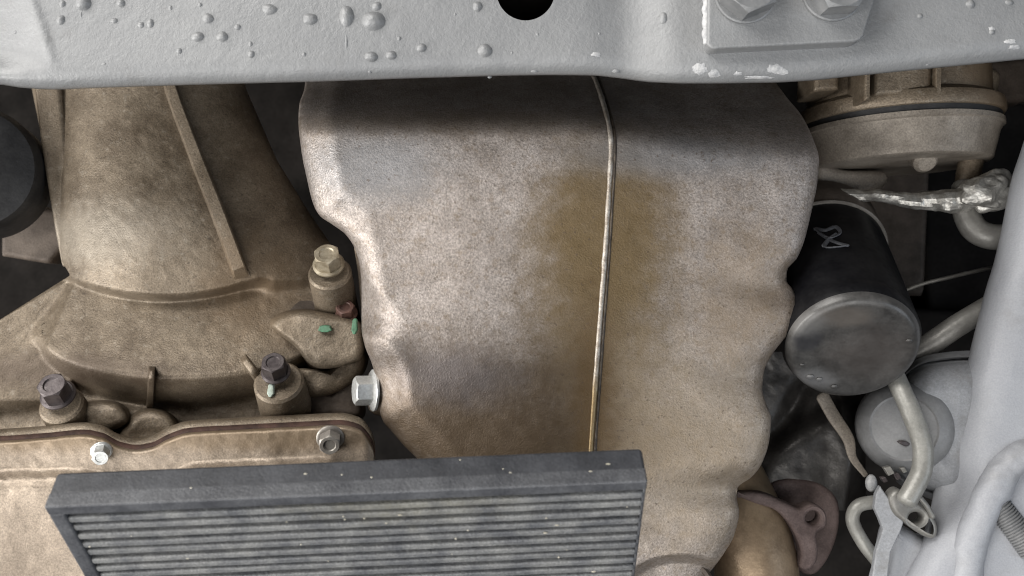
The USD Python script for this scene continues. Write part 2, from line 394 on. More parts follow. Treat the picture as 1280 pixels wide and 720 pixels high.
look('exhaust_tan', (0.10, 0.068, 0.042), (0.29, 0.215, 0.14), 22, (0.1, 800), (0.36, 0.5), 0.5, ((300, .0002),))
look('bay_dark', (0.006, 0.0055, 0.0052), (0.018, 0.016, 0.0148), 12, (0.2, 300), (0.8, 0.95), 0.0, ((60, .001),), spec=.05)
look('green_paint', (0.055, 0.10, 0.06), (0.075, 0.22, 0.125), 220, (0.1, 900), (0.5, 0.6))
look('pale_paint', (0.22, 0.25, 0.20), (0.44, 0.52, 0.47), 220, (0.1, 900), (0.5, 0.6))

# ------------------------------------------------------------------ the engine bay above everything
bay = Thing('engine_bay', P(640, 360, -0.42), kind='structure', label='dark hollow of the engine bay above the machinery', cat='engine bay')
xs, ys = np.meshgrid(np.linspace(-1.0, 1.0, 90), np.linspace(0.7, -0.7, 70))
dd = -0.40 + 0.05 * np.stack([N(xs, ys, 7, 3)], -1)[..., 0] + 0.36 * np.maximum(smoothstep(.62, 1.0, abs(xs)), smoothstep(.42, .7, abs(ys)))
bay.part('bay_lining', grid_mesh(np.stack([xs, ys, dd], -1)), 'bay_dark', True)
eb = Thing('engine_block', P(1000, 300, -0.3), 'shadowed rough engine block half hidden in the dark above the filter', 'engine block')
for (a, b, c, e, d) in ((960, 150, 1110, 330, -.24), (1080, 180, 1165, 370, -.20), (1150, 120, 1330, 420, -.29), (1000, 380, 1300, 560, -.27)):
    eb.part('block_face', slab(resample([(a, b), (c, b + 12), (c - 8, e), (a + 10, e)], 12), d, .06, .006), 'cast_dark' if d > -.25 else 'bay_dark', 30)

# ------------------------------------------------------------------ crossmember
CM = 0.062
edge_pts = np.array([(-260, 100), (-120, 103), (0, 106), (30, 110), (70, 112), (120, 110), (250, 106), (400, 102), (550, 97), (690, 94), (740, 94.5), (775, 98), (815, 103), (860, 104.5), (960, 103.5), (1010, 101), (1060, 96), (1150, 87), (1280, 74), (1400, 60), (1540, 45)], float)
ex = np.arange(-260, 1541, 5.0)
from scipy.interpolate import PchipInterpolator
ey = PchipInterpolator(edge_pts[:, 0], edge_pts[:, 1])(ex)
tt = np.concatenate([np.linspace(0, 12, 8)[:-1], np.linspace(12, 36, 10)[:-1], np.linspace(36, 290, 64)[:-1], np.linspace(290, 900, 30)])      # distance above the edge
PXg, Tg = np.meshgrid(ex, tt)
PYg = ey[None, :] - Tg


def cm_depth(px, py, t):
    d = CM + 0.0 * px
    d = d - 0.011 * (1 - np.sqrt(np.clip(1 - (1 - np.clip(t / 30, 0, 1)) ** 2, 0, 1)))       # rolled edge
    crease = (px - (38 + (py) * 0.33))
    d = d - 0.00022 * np.clip(-crease, 0, 60) * (1 - smoothstep(60, 100, py)) + 0.0015 * np.exp(-(crease / 6) ** 2) * (1 - smoothstep(50, 95, py))
    d = d + 0.005 * smoothstep(770, 850, px) - 0.004 * np.exp(-((px - 790) / 40) ** 2)
    d = d + 0.0011 * N(px, py, .013, 5, 3) + 0.0004 * N(px, py, .09, 9, 2)
    return d


dg = cm_depth(PXg, PYg, Tg)
front = P(PXg, PYg, dg)
back = P(PXg, np.minimum(PYg, ey[None, :] - 10), dg - 0.0035 - 0.004 * (1 - np.clip(Tg / 12, 0, 1)))
ret = back[::-1]
cmt = grid_solid(front, back)
hole_c = P(657, -11, CM); hole = m3.Manifold.cylinder(.2, 36.5 * sc(CM), 36.5 * sc(CM), 72).translate([float(hole_c[0]), float(hole_c[1]), -.05])
try:
    mm = to_man(cmt)
    if mm.is_empty(): raise ValueError
    cmt = tm(mm - hole)
except Exception as e:
    print('crossmember boolean failed', e)
cross = Thing('crossmember', P(640, 20, CM - .02), 'silver painted crossmember with a round hole and bolted plate across the top', 'crossmember')
cross.part('beam_skin', cmt, 'silver_paint', 40)
bx_x = np.arange(-260, 1541, 20.0)                                    # the closed back of the box section
bk = np.array([P(bx_x, np.interp(bx_x, ex, ey) - 14, CM - .012), P(bx_x, np.interp(bx_x, ex, ey) - 30, CM - .05), P(bx_x, -790 + 0 * bx_x, CM - .05), P(bx_x, -795 + 0 * bx_x, CM - .004)])
cross.part('beam_back', grid_mesh(bk), 'bay_dark', 20)


def on_cm(px, py, lift=0.0):
    t = np.interp(px, ex, ey) - py
    return P(px, py, float(cm_depth(np.float64(px), np.float64(py), np.float64(t))) + lift)


def drop(px, py, rx, ry, hgt, seed):
    c = on_cm(px, py); s = sc(c[2])
    th = np.linspace(0, math.pi / 2 * 1.02, 8); ph = np.linspace(0, 2 * math.pi, 21)
    wob = 1 + 0.32 * (meshkit.fbm(np.stack([np.cos(ph) * 1.3 + seed, np.sin(ph) * 1.3, 0 * ph], -1), 2, 3) - 0.5)
    wob[-1] = wob[0]
    R = np.sin(th)[::-1][:, None]; H = (1 - R ** 2.4)
    g = np.stack([c[0] + rx * s * R * np.cos(ph) * wob, c[1] + ry * s * R * np.sin(ph) * wob, c[2] - .0006 + hgt * s * H * np.ones_like(ph)], -1)
    return grid_mesh(g[::-1])


drops = [(76, 25, 7, 8), (78, 5, 6, 6), (104, 4, 12, 12), (101, 18, 3, 7), (143, 26, 6, 5), (151, 4, 7, 7), (176, 31, 6, 5), (188, 29, 6, 7), (213, 10, 4, 5), (250, 6, 4, 4), (260, 23, 9, 8),
         (247, 46, 10, 8), (278, 46, 9, 8), (297, 34, 6, 5), (313, 55, 4, 5), (314, 68, 6, 6), (224, 64, 5, 5), (337, 12, 12, 8), (388, 24, 12, 9), (380, 68, 4, 4), (433, 20, 11, 16), (467, 26, 17, 14), (471, 8, 8, 7),
         (433, 52, 3, 18), (499, 48, 4, 4), (527, 60, 8, 7), (464, 71, 11, 8), (489, 69, 9, 7), (606, 63, 11, 10), (597, 8, 8, 8), (569, 18, 3, 3), (545, 77, 3, 2), (462, 89, 3, 3), (672, 43, 3, 3), (700, 47, 4, 2),
         (749, 42, 3, 3), (830, 22, 6, 9), (904, 49, 4, 4), (1240, 40, 5, 5), (1213, 5, 7, 7), (1262, 3, 8, 5), (668, 88, 5, 3), (612, 96, 3, 2), (1160, 80, 3, 2), (770, 88, 6, 4), (1150, 20, 5, 5), (20, 40, 4, 3), (130, 80, 5, 3), (640, 66, 3, 3)]
for i, (x, y, rx, ry) in enumerate(drops):
    cross.part('paint_drop', drop(x, y, rx * .9, ry * .9, 0.68 * min(rx, ry), i), 'silver_paint', True)


def flake(px, py, rx, ry, seed, mat='bare_chip', lift=.0004):
    a = np.linspace(0, 2 * math.pi, 40, endpoint=False)
    r = 1 + 0.9 * (meshkit.fbm(np.stack([np.cos(a) * 2 + seed, np.sin(a) * 2, 0 * a], -1), 3, 5) - .5)
    rows = []
    for f in (0.0, 0.5, 1.0):
        rows.append([on_cm(px + rx * r[j] * f * math.cos(a[j]), py + ry * r[j] * f * math.sin(a[j]), lift * (1.0 if f < 1 else 0.3)) for j in list(range(40)) + [0]])
    return grid_mesh(np.array(rows))


for i, (x, y, rx, ry) in enumerate([(876, 86, 9, 7), (892, 92, 8, 5), (968, 86, 9, 6), (978, 89, 7, 5), (922, 92, 5, 2.5), (950, 97, 18, 2), (1262, 52, 8, 3), (1268, 59, 7, 3), (1240, 36, 4, 3), (745, 68, 6, 3)]):
    cross.part('bare_chip', flake(x, y, rx, ry, i * 3.1), 'bare_chip', True)

PL = CM + 0.017
plate = cross.part('bracket_plate', slab(resample([(886, -90), (1100, -95), (1094, 0), (1079, 48), (1070, 52), (890, 61), (884, 55)], 8), PL, .016, .0015), 'silver_paint', 40)
bead = [P(883 + 1.2 * math.sin(y * .4), y, PL - .004) for y in np.arange(-90, 60, 6.0)]
cross.part('sealant_bead', tube(bead, 5.2 * sc(PL), 80, 10, wob=.5, seed=3), 'bare_chip', True)
for (x, y, rot) in ((931, -9, .38), (1040, -12, .05)):
    fl, hd = bolt(P(x, y, PL), (0.02, 0.03, 1), 37 * sc(PL), .0155, rot, 1.06, .08)
    bp = cross.part('bolt', hd, 'silver_bolt', 25)
    cross.part('bolt_flange', fl, 'silver_bolt', 30, parent=bp)

# ------------------------------------------------------------------ engine oil pan
L = np.array([(383, 60), (381, 108), (374, 132), (373, 150), (377, 190), (384, 225), (392, 256), (400, 270), (416, 281), (432, 293), (444, 312), (450, 335), (452, 360), (452, 385), (452, 410), (456, 432), (465, 455), (470, 475), (473, 505), (478, 525), (490, 540), (505, 557), (520, 572), (545, 600), (580, 640), (620, 690), (650, 760)], float)
Rr = np.array([(950, 60), (968, 100), (982, 120), (1003, 146), (1018, 178), (1024, 200), (1022, 225), (1013, 270), (1004, 305), (996, 323), (984, 338), (983, 350), (991, 362), (998, 383), (995, 402), (983, 420), (966, 442), (955, 465), (953, 485), (958, 505), (964, 522), (962, 548), (952, 580), (940, 596), (922, 610), (921, 622), (924, 640), (918, 668), (902, 696), (880, 725), (860, 760)], float)
rowy = np.concatenate([np.arange(60, 760, 3.0), [760]])
xl = PchipInterpolator(L[:, 1], L[:, 0])(rowy); xr = PchipInterpolator(Rr[:, 1], Rr[:, 0])(rowy)
outline = np.vstack([np.stack([xl, rowy], 1), np.stack([xr, rowy], 1)])
tree = cKDTree(np.vstack([spline(L, 900), spline(Rr, 900)]))
uu = np.concatenate([np.linspace(0, .10, 26)[:-1] ** 1.0, np.linspace(.10, .90, 150)[:-1], np.linspace(.90, 1, 26)])
PXp = xl[:, None] + (xr - xl)[:, None] * uu; PYp = np.repeat(rowy[:, None], len(uu), 1)


def pan_depth(px, py):
    px, py = np.asarray(px, float), np.asarray(py, float)
    e = tree.query(np.stack([px, py], -1))[0]
    left = smoothstep(760, 560, px)
    R = 14.0
    c = 1 - np.clip(e / R, 0, 1)
    d = -0.0050 * (1 - np.sqrt(np.clip(1 - c * c, 0, 1)))
    ch = 24 + left * (14 - 16 * smoothstep(250, 300, py) * smoothstep(470, 400, py)) + (1 - left) * 8 * smoothstep(300, 200, py)
    d = d - np.where(e < 200, -smin((e - ch) * (.00017 + .00022 * left), 0 * e, .0035), 0) * 1.0   # chamfer with a pressed crease
    dl = ((492 - 408) * (py - 268) - (385 - 268) * (px - 408)) / 144.0                            # how far left of the pressed diagonal edge
    step = smax(dl - 4, 0 * dl, 9.0) * .00062 * smoothstep(428, 372, py) * smoothstep(262, 300, py)
    d = d - np.minimum(step, .022) * left
    d = d - 0.007 * left * smoothstep(160, 10, e)                                    # broad fall to the left wall
    d = d - 0.105 * smoothstep(172 + 30 * smoothstep(700, 900, px), 66, py) ** 1.25                                   # front slope under the crossmember
    d = d + 0.006 * np.exp(-((px - 700) / 230) ** 2 - ((py - 380) / 240) ** 2)
    d = d - 0.004 * np.exp(-((py - 352 - .1 * (px - 900)) / 22) ** 2) * smoothstep(860, 985, px)
    d = d - 0.006 * np.exp(-((py - 612) / 20) ** 2) * smoothstep(800, 930, px)
    d = d - 0.004 * np.exp(-((py - 468) / 24) ** 2) * smoothstep(860, 960, px)
    d = d - 0.008 * smoothstep(560, 760, py)
    d = d + 0.003 * np.exp(-((px - 480) / 30) ** 2 - ((py - 432) / 25) ** 2)
    d = d + 0.0015 * N(px, py, .011, 21, 3) + 0.0005 * N(px, py, .05, 22, 3)
    return d


dp = pan_depth(PXp, PYp)
# drain recess at the bottom of the picture
ell = ((PXp - 852) / 66) ** 2 + ((PYp - 732) / 34) ** 2
dp = dp - 0.010 * smoothstep(1.25, 0.75, ell)
face = P(PXp, PYp, dp)
wl = np.stack([P(xl + k * 1.5, rowy, dp[:, 0] - w) for k, w in ((4, .09), (2, .03))], 1)
wr = np.stack([P(xr - k * 1.5, rowy, dp[:, -1] - w) for k, w in ((2, .03), (4, .09))], 1)
full = np.concatenate([wl, face, wr], 1)
pan = Thing('engine_oil_pan', PAN_BASE, 'large dull metal oil pan with brown oil stain and vertical weld seam in the centre', 'oil pan')
pan.part('pan_shell', grid_mesh(full), 'pan_metal', True)
seam = np.array([(735, 80), (744, 97), (752, 118), (761, 150), (765, 175), (764.5, 205), (762, 250), (757, 330), (752, 395), (748, 450), (744, 505), (740, 565), (737, 640)], float)
sp = spline(seam, 160); sd = pan_depth(sp[:, 0], sp[:, 1])
pan.part('weld_seam', tube(P(sp[:, 0] - 1.5, sp[:, 1], sd - .0004), 3.3 * sc(0), 320, 12, wob=.6, seed=5), 'weld_bright', True)
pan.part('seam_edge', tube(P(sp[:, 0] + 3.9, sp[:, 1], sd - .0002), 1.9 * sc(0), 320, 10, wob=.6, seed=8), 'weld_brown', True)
# drain plug on the left wall
ax = (-0.93, 0.02, 0.36)
fl, hd = bolt(P(468, 488, -.030), ax, 18.5 * sc(-.03), .0115, .52, 1.42, .16, dish=False)
dpth = pan.part('drain_plug', hd, 'zinc', 25)
pan.part('washer', fl, 'zinc', 30, parent=dpth)
pan.part('plug_boss', lathe(P(482, 489, -.036), ax, [(0, .010), (.013, .010), (.0155, .007), (.019, -.012)], 40), 'pan_metal', 40)
# drain hole in the recess
pan.part('recess_lip', lathe(P(852, 740, -.0165), (0, .25, 1), [(.008, -.012), (.0175, -.010), (.0185, .001), (.0205, .002), (.0225, -.001)], 48), 'cast_dark', 40)
pan.part('side_flange', slab(resample([(441, 300), (449, 302), (458, 318), (461, 340), (470, 380), (480, 420), (452, 400), (447, 340)], 4), -.052, .003, .001), 'pan_tan', 30)

# ------------------------------------------------------------------ transmission housing
ARC = lambda x: np.maximum(345 + 25 * (1 - ((x - 205) / 128) ** 2), 300)
LIP = lambda x: 423 + 52 * np.sqrt(np.clip(1 - ((x - 225) / 172) ** 2, 0, 1))


def housing(px, py):
    """Cast shape of the gearbox housing: tapered barrel, flared skirt, left wing, right flank and the recess above the flange."""
    c = 182 + (py - 112) * .09; w = 122 + (py - 112) * .045
    wr = np.interp(py, [40, 112, 160, 200, 265, 330, 400], [118, 126, 141, 158, 192, 229, 262])       # the right side flares out towards the oil pan
    x = (px - c) / np.where(px > c, wr, w)
    barrel = -0.105 + 0.052 * np.sqrt(np.clip(1 - x * x, 0.0025, 1)) - 0.02 * smoothstep(340, 60, py) - .4 * np.clip(abs(x) - 1, 0, 1)
    barrel = barrel - 0.035 * smoothstep(-3, 14, py - ARC(px)) * smoothstep(345, 285, px) - .0008 * np.clip(py - 350, 0, 200) * smoothstep(285, 345, px)
    h = barrel
    # flared skirt
    s = (py - ARC(px)) / np.maximum(LIP(px) - ARC(px), 20)
    skirt = -0.073 + 0.036 * np.clip(s, -.4, 1) - 0.020 * ((px - 225) / 175) ** 2
    skirt = np.where((px > 40) & (px < 480), skirt, -1) - .006 * np.clip(-(px - (62 + (425 - py) * .45)), 0, 60) / 10
    skirt = skirt - 0.042 * smoothstep(-8, 44, py - LIP(px)) - .3 * smoothstep(-2, -40, py - ARC(px))
    h = smax(h, skirt, .007)
    # left wing
    wing = -0.070 + 0.00016 * (py - 400) - .0008 * np.clip((400 - (px) * .58) - py, 0, 200) - 0.00005 * px
    wing = np.where(px < 180, wing, -1) - .002 * np.clip(px - 90, 0, 90) - 0.0006 * np.clip(py - 500, 0, 60)
    h = smax(h, wing - .008, .003)
    # wall and ledge above the pan flange
    wall = -0.078 + 0.00010 * (py - 480) - .0001 * 0 * px
    h = smax(h, np.where(py > 430, wall, -1), .006)
    led = -0.078 + 0.006 * smoothstep(500, 545, py) + .012 * np.exp(-((px - 120) / 60) ** 2) 
    h = smax(h, np.where(py > 480 - .04 * px, led - .02 * smoothstep(515, 490, py), -1), .008)
    h = h + 0.0018 * N(px, py, .025, 31, 4) + .0007 * N(px, py, .12, 32, 2)
    return h


hrow = np.arange(40, 600, 2.5)
hl = np.interp(hrow, [40, 112, 200, 328, 344, 402, 470, 600], [26, 40, 58, 78, 88, -4, -150, -150])
hr = np.interp(hrow, [40, 112, 200, 265, 300, 330, 400, 600], [290, 308, 346, 386, 410, 428, 449, 449])
hu = np.linspace(0, 1, 240)
hx = hl[:, None] + (hr - hl)[:, None] * hu; hy = np.repeat(hrow[:, None], 240, 1)
hd_ = housing(hx, hy)
hp = P(hx, hy, hd_)
for w in (.02, .06):                                   # the casting's flanks turn away into the bay
    hp = np.concatenate([P(hl + 3, hrow, hd_[:, 0] - w)[:, None], hp, P(hr - 4, hrow, hd_[:, -1] - w)[:, None]], 1)
m = grid_mesh(hp)
gb = Thing('transmission_housing', P(220, 400, -.06), 'brown cast gearbox housing with ribs and bolts on the left', 'transmission')
gb.part('casting', m, 'cast_alloy', True)


def rib(pts, w0, w1, hgt, mat='cast_alloy'):
    """Raised cast rib along a line on the housing."""
    q = spline(np.array(pts, float), 30); d = housing(q[:, 0], q[:, 1])
    t = np.gradient(q, axis=0); n = np.stack([-t[:, 1], t[:, 0]], 1); n /= np.linalg.norm(n, axis=1)[:, None]
    w = np.linspace(w0, w1, 30)
    env = np.clip(np.minimum(np.arange(30), np.arange(30)[::-1]) / 3.0, 0, 1) ** .5
    rows = [P(q[:, 0] + n[:, 0] * w * a, q[:, 1] + n[:, 1] * w * a, d + b * hgt * env - .004 * (b == 0)) for a, b in ((-1.2, 0), (-1.0, .2), (-.86, .9), (-.72, 1.0), (0, 1.02), (.72, 1.0), (.86, .9), (1.0, .2), (1.2, 0))]
    return grid_mesh(np.stack(rows, 1))


gb.part('rib', rib([(202, 70), (216, 118), (241, 186), (270, 260), (303, 348)], 7.5, 10, .010), 'cast_alloy', 22)
gb.part('rib', rib([(190, 458), (189, 480), (187, 512)], 4.0, 4.5, .012), 'cast_alloy', 50)
gb.part('rib', rib([(303, 446), (318, 466), (336, 488)], 5, 6, .015), 'cast_alloy', 50)
# left barrel flange
gb.part('side_flange', slab(resample([(36, 60), (70, 60), (84, 200), (104, 322), (98, 333), (76, 333), (66, 280), (50, 180)], 6), -.090, .02, .003), 'cast_alloy', 40)


def boss(px, py, d, r, axis, length, taper=1.12, mat='cast_alloy', name='boss'):
    s = sc(d)
    return gb.part(name, lathe(P(px, py, d), axis, [(0, 0), (r * s * .9, 0), (r * s, -.0015), (r * s * (1 + (taper - 1) * .5), -length * .5), (r * s * taper, -length)], 40), mat, 35)


def housing_bolt(px, py, d, r, axis, mat, rot=.3, h=1.0, lab=None):
    fl, hd = bolt(P(px, py, d), axis, r * .92 * sc(d), h * r * .9 * sc(d), rot, 1.17, .14)
    b = gb.part('bolt', hd, mat, 25, label=lab)
    gb.part('bolt_flange', fl, mat, 30, parent=b)


AX = np.array((0.02, 0.62, 0.78))
boss(412, 340, -.036, 27, AX, .06, 1.05)
housing_bolt(411, 331, -.034, 18.5, AX, 'bolt_tan', .75, 1.15, 'tan bolt on the tall boss')
boss(400, 398, -.064, 44, AX, .03, 1.1, 'cast_dark')
housing_bolt(433, 392, -.048, 13, AX, 'bolt_rust', .2, 1.1, 'small rust red bolt')
boss(348, 477, -.030, 31, AX, .05, 1.15)
housing_bolt(345, 465, -.027, 17, AX, 'bolt_dark', .55, 1.3, 'dark bolt beside the pale paint dab')
boss(76, 505, -.034, 27, AX, .05, 1.15)
housing_bolt(73, 494, -.031, 20, AX, 'bolt_dark', .2, 1.2, 'dark bolt at the far left')
# stepped ledges at the right end
def lump(pts, d, thick, bev, mat='cast_alloy', tilt=(0, 0), name='ledge'):
    gb.part(name, pillow(spline_closed(pts, 6), d, thick, bev / .0005, tilt=tilt), mat, True)
lump([(150, 552), (156, 530), (172, 516), (190, 512), (210, 518), (222, 534), (226, 552), (188, 566)], -.044, .03, .007)
lump([(340, 408), (352, 393), (385, 388), (432, 396), (452, 408), (452, 446), (425, 458), (392, 458), (368, 432)], -.036, .05, .0065, tilt=(0, -.25))
lump([(372, 462), (410, 462), (452, 440), (453, 462), (436, 482), (410, 494), (378, 494)], -.046, .03, .008, tilt=(0, -.1))
lump([(380, 490), (412, 488), (446, 470), (452, 500), (448, 522), (410, 526), (372, 520)], -.052, .03, .008, 'cast_dark')
lump([(100, 508), (128, 502), (152, 508), (160, 528), (130, 540), (96, 538)], -.040, .03, .007)
for (x, y, w, h, d, mt) in ((406, 411, 8, 4, -.0355 + .0025, 'green_paint'), (443, 408, 3.5, 9, -.030, 'green_paint'), (338, 488, 4, 7.5, -.0215, 'pale_paint')):
    a = np.linspace(0, 2 * math.pi, 20, endpoint=False)
    gb.part('paint_mark', slab(np.stack([x + w * np.sign(np.cos(a)) * abs(np.cos(a)) ** .5 * (1 + .12 * np.sin(5 * a)), y + h * np.sign(np.sin(a)) * abs(np.sin(a)) ** .5 * (1 + .12 * np.cos(4 * a))], 1), d, .003, .0008, tilt=(0, -.3)), mt, 40, label='green paint mark' if 'green' in mt else 'pale green paint dab')

# ------------------------------------------------------------------ transmission oil pan (below)
T = np.array([(-80, 553), (0, 551), (60, 547), (105, 543), (128, 547), (150, 558), (170, 562), (190, 559), (210, 549), (235, 541), (300, 537), (380, 533), (425, 531), (448, 536), (462, 550), (469, 570), (470, 590)], float)
tx = np.linspace(-80, 469, 190); ty = PchipInterpolator(T[:, 0], T[:, 1])(tx)
tr = np.concatenate([np.linspace(0, 6, 5)[:-1], np.linspace(6, 70, 34)[:-1], np.linspace(70, 260, 30)])
PXt, TRt = np.meshgrid(tx, tr); PYt = ty[None, :] + TRt


def tpan_depth(px, py, t):
    d = -0.012 - 0.004 * (1 - np.sqrt(np.clip(1 - (1 - np.clip(t / 7, 0, 1)) ** 2, 0, 1)))
    rim = np.interp(px, [-80, 40, 120, 150, 190, 222, 240, 400, 440, 470], [38, 38, 44, 46, 46, 44, 38, 40, 50, 70])
    d = d + 0.010 * smoothstep(-4, 24, t - rim) + (0.0016 + .006 * N(px, py, .05, 44, 3)) * np.exp(-((t - rim - 10) / 7) ** 2)
    d = d - 0.00004 * np.clip(t - 70, 0, 300) - .003 * smoothstep(455, 470, px)
    return d + 0.002 * N(px, py, .03, 41, 3) + .0008 * N(px, py, .11, 42, 2)


dt = tpan_depth(PXt, PYt, TRt)
tp = Thing('transmission_pan', P(220, 600, -.02), 'tan steel gearbox sump pan with bolted rim behind the ribbed pad', 'transmission pan')
tp.part('pan_shell', grid_solid(P(PXt, PYt, dt), P(PXt, PYt, dt - .004)), 'pan_tan', 50)
gk = [P(tx, ty + 1.0, -.0175 + 0 * tx), P(tx, ty - 1.5, -.0185 + 0 * tx), P(tx, ty - 6, -.020 + 0 * tx), P(tx, ty - 6.5, -.030 + 0 * tx)]
tp.part('gasket', grid_mesh(np.stack(gk)), 'gasket', 40)
fg = [P(tx, ty - 5.8, -.0215 + 0 * tx), P(tx, ty - 11, -.0225 + 0 * tx), P(tx, ty - 15, -.027 + 0 * tx), P(tx, ty - 15, -.06 + 0 * tx)]
gb.part('pan_flange', grid_mesh(np.stack(fg)), 'cast_alloy', 30)
for (x, y, ax_, r, rot, mt) in ((127, 564, (.30, -.30, .9), 10.5, .2, 'zinc'), (413, 547, (.12, -.35, .93), 14, .5, 'ring_steel')):
    c = P(x, y, -.011)
    fl, hd = bolt(c, ax_, r * sc(-.01), .0085, rot, 1.25, .2)
    b = tp.part('bolt', hd, mt, 25)
    tp.part('bolt_flange', fl, mt, 30, parent=b)

# dark round rubber mount at the left edge
rm = Thing('rubber_mount', P(-10, 210, -.1), 'dark round rubber mount at the left edge beside the gearbox barrel', 'rubber mount')
rm.part('rubber_body', lathe(P(-42, 208, -.062), (.25, .05, .96), [(0, .0), (.030, -.001), (.042, -.005), (.0455, -.012), (.046, -.05)], 64), 'black_rubber', 40)
rm.part('mount_bracket', slab(resample([(20, 250), (68, 262), (84, 300), (60, 330), (0, 320), (0, 270)], 6), -.135, .02, .004), 'cast_dark', 40)
# ------------------------------------------------------------------ ribbed rubber pad in front
A = np.array([-0.20988, -0.09826, 0.17]); U = np.array([.99904, .03849, -.02102]); V = np.array([.0144, -.74056, -.67184]); Nn = np.array([.04143, -.67089, .7404])
W, TH, HT = .2718, .0194, .150
pad = Thing('ribbed_pad', A + U * W / 2 + V * HT / 2 - Nn * TH, 'black rubber pad with parallel ribs lying close in front of the pans', 'rubber pad')


def padbox(u0, u1, v0, v1, n0, n1, r=.0012, taper=0.0):
    """Rounded bar in the pad's own frame."""
    man = m3.Manifold.batch_hull([m3.Manifold.sphere(r, 12).translate([float(u), float(v), float(n)]) for u in (u0 + r, u1 - r) for v in (v0 + r, v1 - r) for n in (n0 + r, n1 - r)])
    t = tm(man); q = t.vertices
    t.vertices = A + q[:, :1] * U + q[:, 1:2] * V + q[:, 2:] * Nn
    t.invert()
    return t


gd = .0062
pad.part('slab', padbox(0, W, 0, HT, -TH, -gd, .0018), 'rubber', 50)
pad.part('rim', padbox(0, W, 0, .0066, -gd - .002, 0, .0010), 'rim_rubber', 50)
pad.part('rim', padbox(0, .0072, .0062, HT, -gd - .002, -.0002, .0010), 'rim_rubber', 50)
pad.part('rim', padbox(W - .0013, W, .0062, HT, -gd - .002, -.0012, .0006), 'rim_rubber', 50)
v = .0100; k = 0
while v < HT - .006:
    wv = .0040
    q = padbox(.0070, W - .0008, v, v + wv, -gd - .002, -.0006 - .0004 * (k % 3 == 1), .0011)
    # the rubber is worn a little wavy
    q = q.subdivide_to_size(.006); q.vertices = q.vertices + V * (.0005 * (meshkit.fbm(q.vertices * 60 + k * 5, 3, 2) - .5))[:, None] * 1.6
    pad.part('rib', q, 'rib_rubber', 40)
    v += .00685; k += 1
rs = np.random.default_rng(3)
for k in range(34):
    u0, v0 = rs.uniform(.01, W - .008), rs.uniform(.012, .085)
    on_top = rs.random() < .3
    c = A + U * u0 + (V * 0 - Nn * rs.uniform(.003, .017) if on_top else V * (.0100 + .00685 * int((v0 - .01) / .00685) + rs.uniform(.0005, .0035)) - Nn * .0006)
    s = rs.uniform(.0003, .0007)
    t = trimesh.creation.icosphere(subdivisions=1, radius=s); t.vertices *= [2.0 if rs.random() < .3 else 1.1, .8, .7]
    t.vertices += c
    pad.part('dirt_fleck', t, 'dust', True)

# ------------------------------------------------------------------ oil filter
fc = P(1067, 438, 0.0); fn = np.array([-.09, -.58, .81]); fn /= np.linalg.norm(fn); fr = .0425; FL = .108
flt = Thing('oil_filter', fc - fn * FL, 'black oil filter can with a glossy domed end right of the oil pan', 'oil filter')
flt.part('can', lathe(fc, fn, [(fr * .965, -.006), (fr, -.0095), (fr, -.016), (fr * .985, -.018), (fr, -.021), (fr, -FL)], 96), 'filter_black', 40)
flt.part('end_cap', lathe(fc, fn, [(0, .0004), (.006, .0003), (.012, -.0004), (.022, -.0009), (.030, -.0006), (.0345, .0001), (.0375, -.0004), (.0397, -.0022), (fr * .965, -.006)][::1], 96), 'filter_cap', True)
flt.part('seal_ring', lathe(fc, fn, [(fr * .96, -FL - .001), (fr * 1.03, -FL), (fr * 1.045, -FL - .0012), (fr * 1.03, -FL - .003), (fr * .96, -FL - .003)], 96), 'ring_steel', 40)
flt.part('mounting_neck', lathe(fc, fn, [(fr * .98, -FL - .003), (fr * 1.03, -FL - .009), (fr * 1.02, -FL - .03), (fr * .8, -FL - .05)], 64), 'cast_dark', 40)
Rf = frame(fn)


def on_can(px, py):
    """Point of the can's curved side that lies in the given direction from the eye."""
    o = np.array([0, 0, EYE]); r = P(px, py, 0.0) - o; r /= np.linalg.norm(r)
    o2, r2 = (o - fc) @ Rf, r @ Rf
    a = r2[0] ** 2 + r2[1] ** 2; b = 2 * (o2[0] * r2[0] + o2[1] * r2[1]); c = o2[0] ** 2 + o2[1] ** 2 - (fr + .0002) ** 2
    return o + r * (-b - math.sqrt(max(b * b - 4 * a * c, 0))) / (2 * a)


for pts in ([(1019, 286), (1032, 288), (1044, 284), (1050, 291), (1043, 296), (1036, 297), (1026, 292), (1019, 286)], [(1024, 291), (1036, 299), (1048, 304), (1060, 307)], [(1046, 293), (1036, 300), (1029, 308)], [(1036, 300), (1032, 309), (1046, 309), (1060, 307)]):
    flt.part('emblem_stroke', tube([on_can(*q) for q in pts], .0016, 40, 8, flat=.4), 'grey_ink', True)
for (u, w, rr) in ((-.024, -.022, .0020), (-.018, -.024, .0016), (-.03, -.012, .0012), (.032, .008, .0016), (-.008, -.030, .0016)):
    t = trimesh.creation.icosphere(subdivisions=2, radius=rr); t.vertices *= 1.0
    q = t.vertices * [1.3, 1, .45] + [u, w, 0.0002]
    t.vertices = q @ Rf.T + fc
    flt.part('oil_drop', t, 'filter_cap', True)

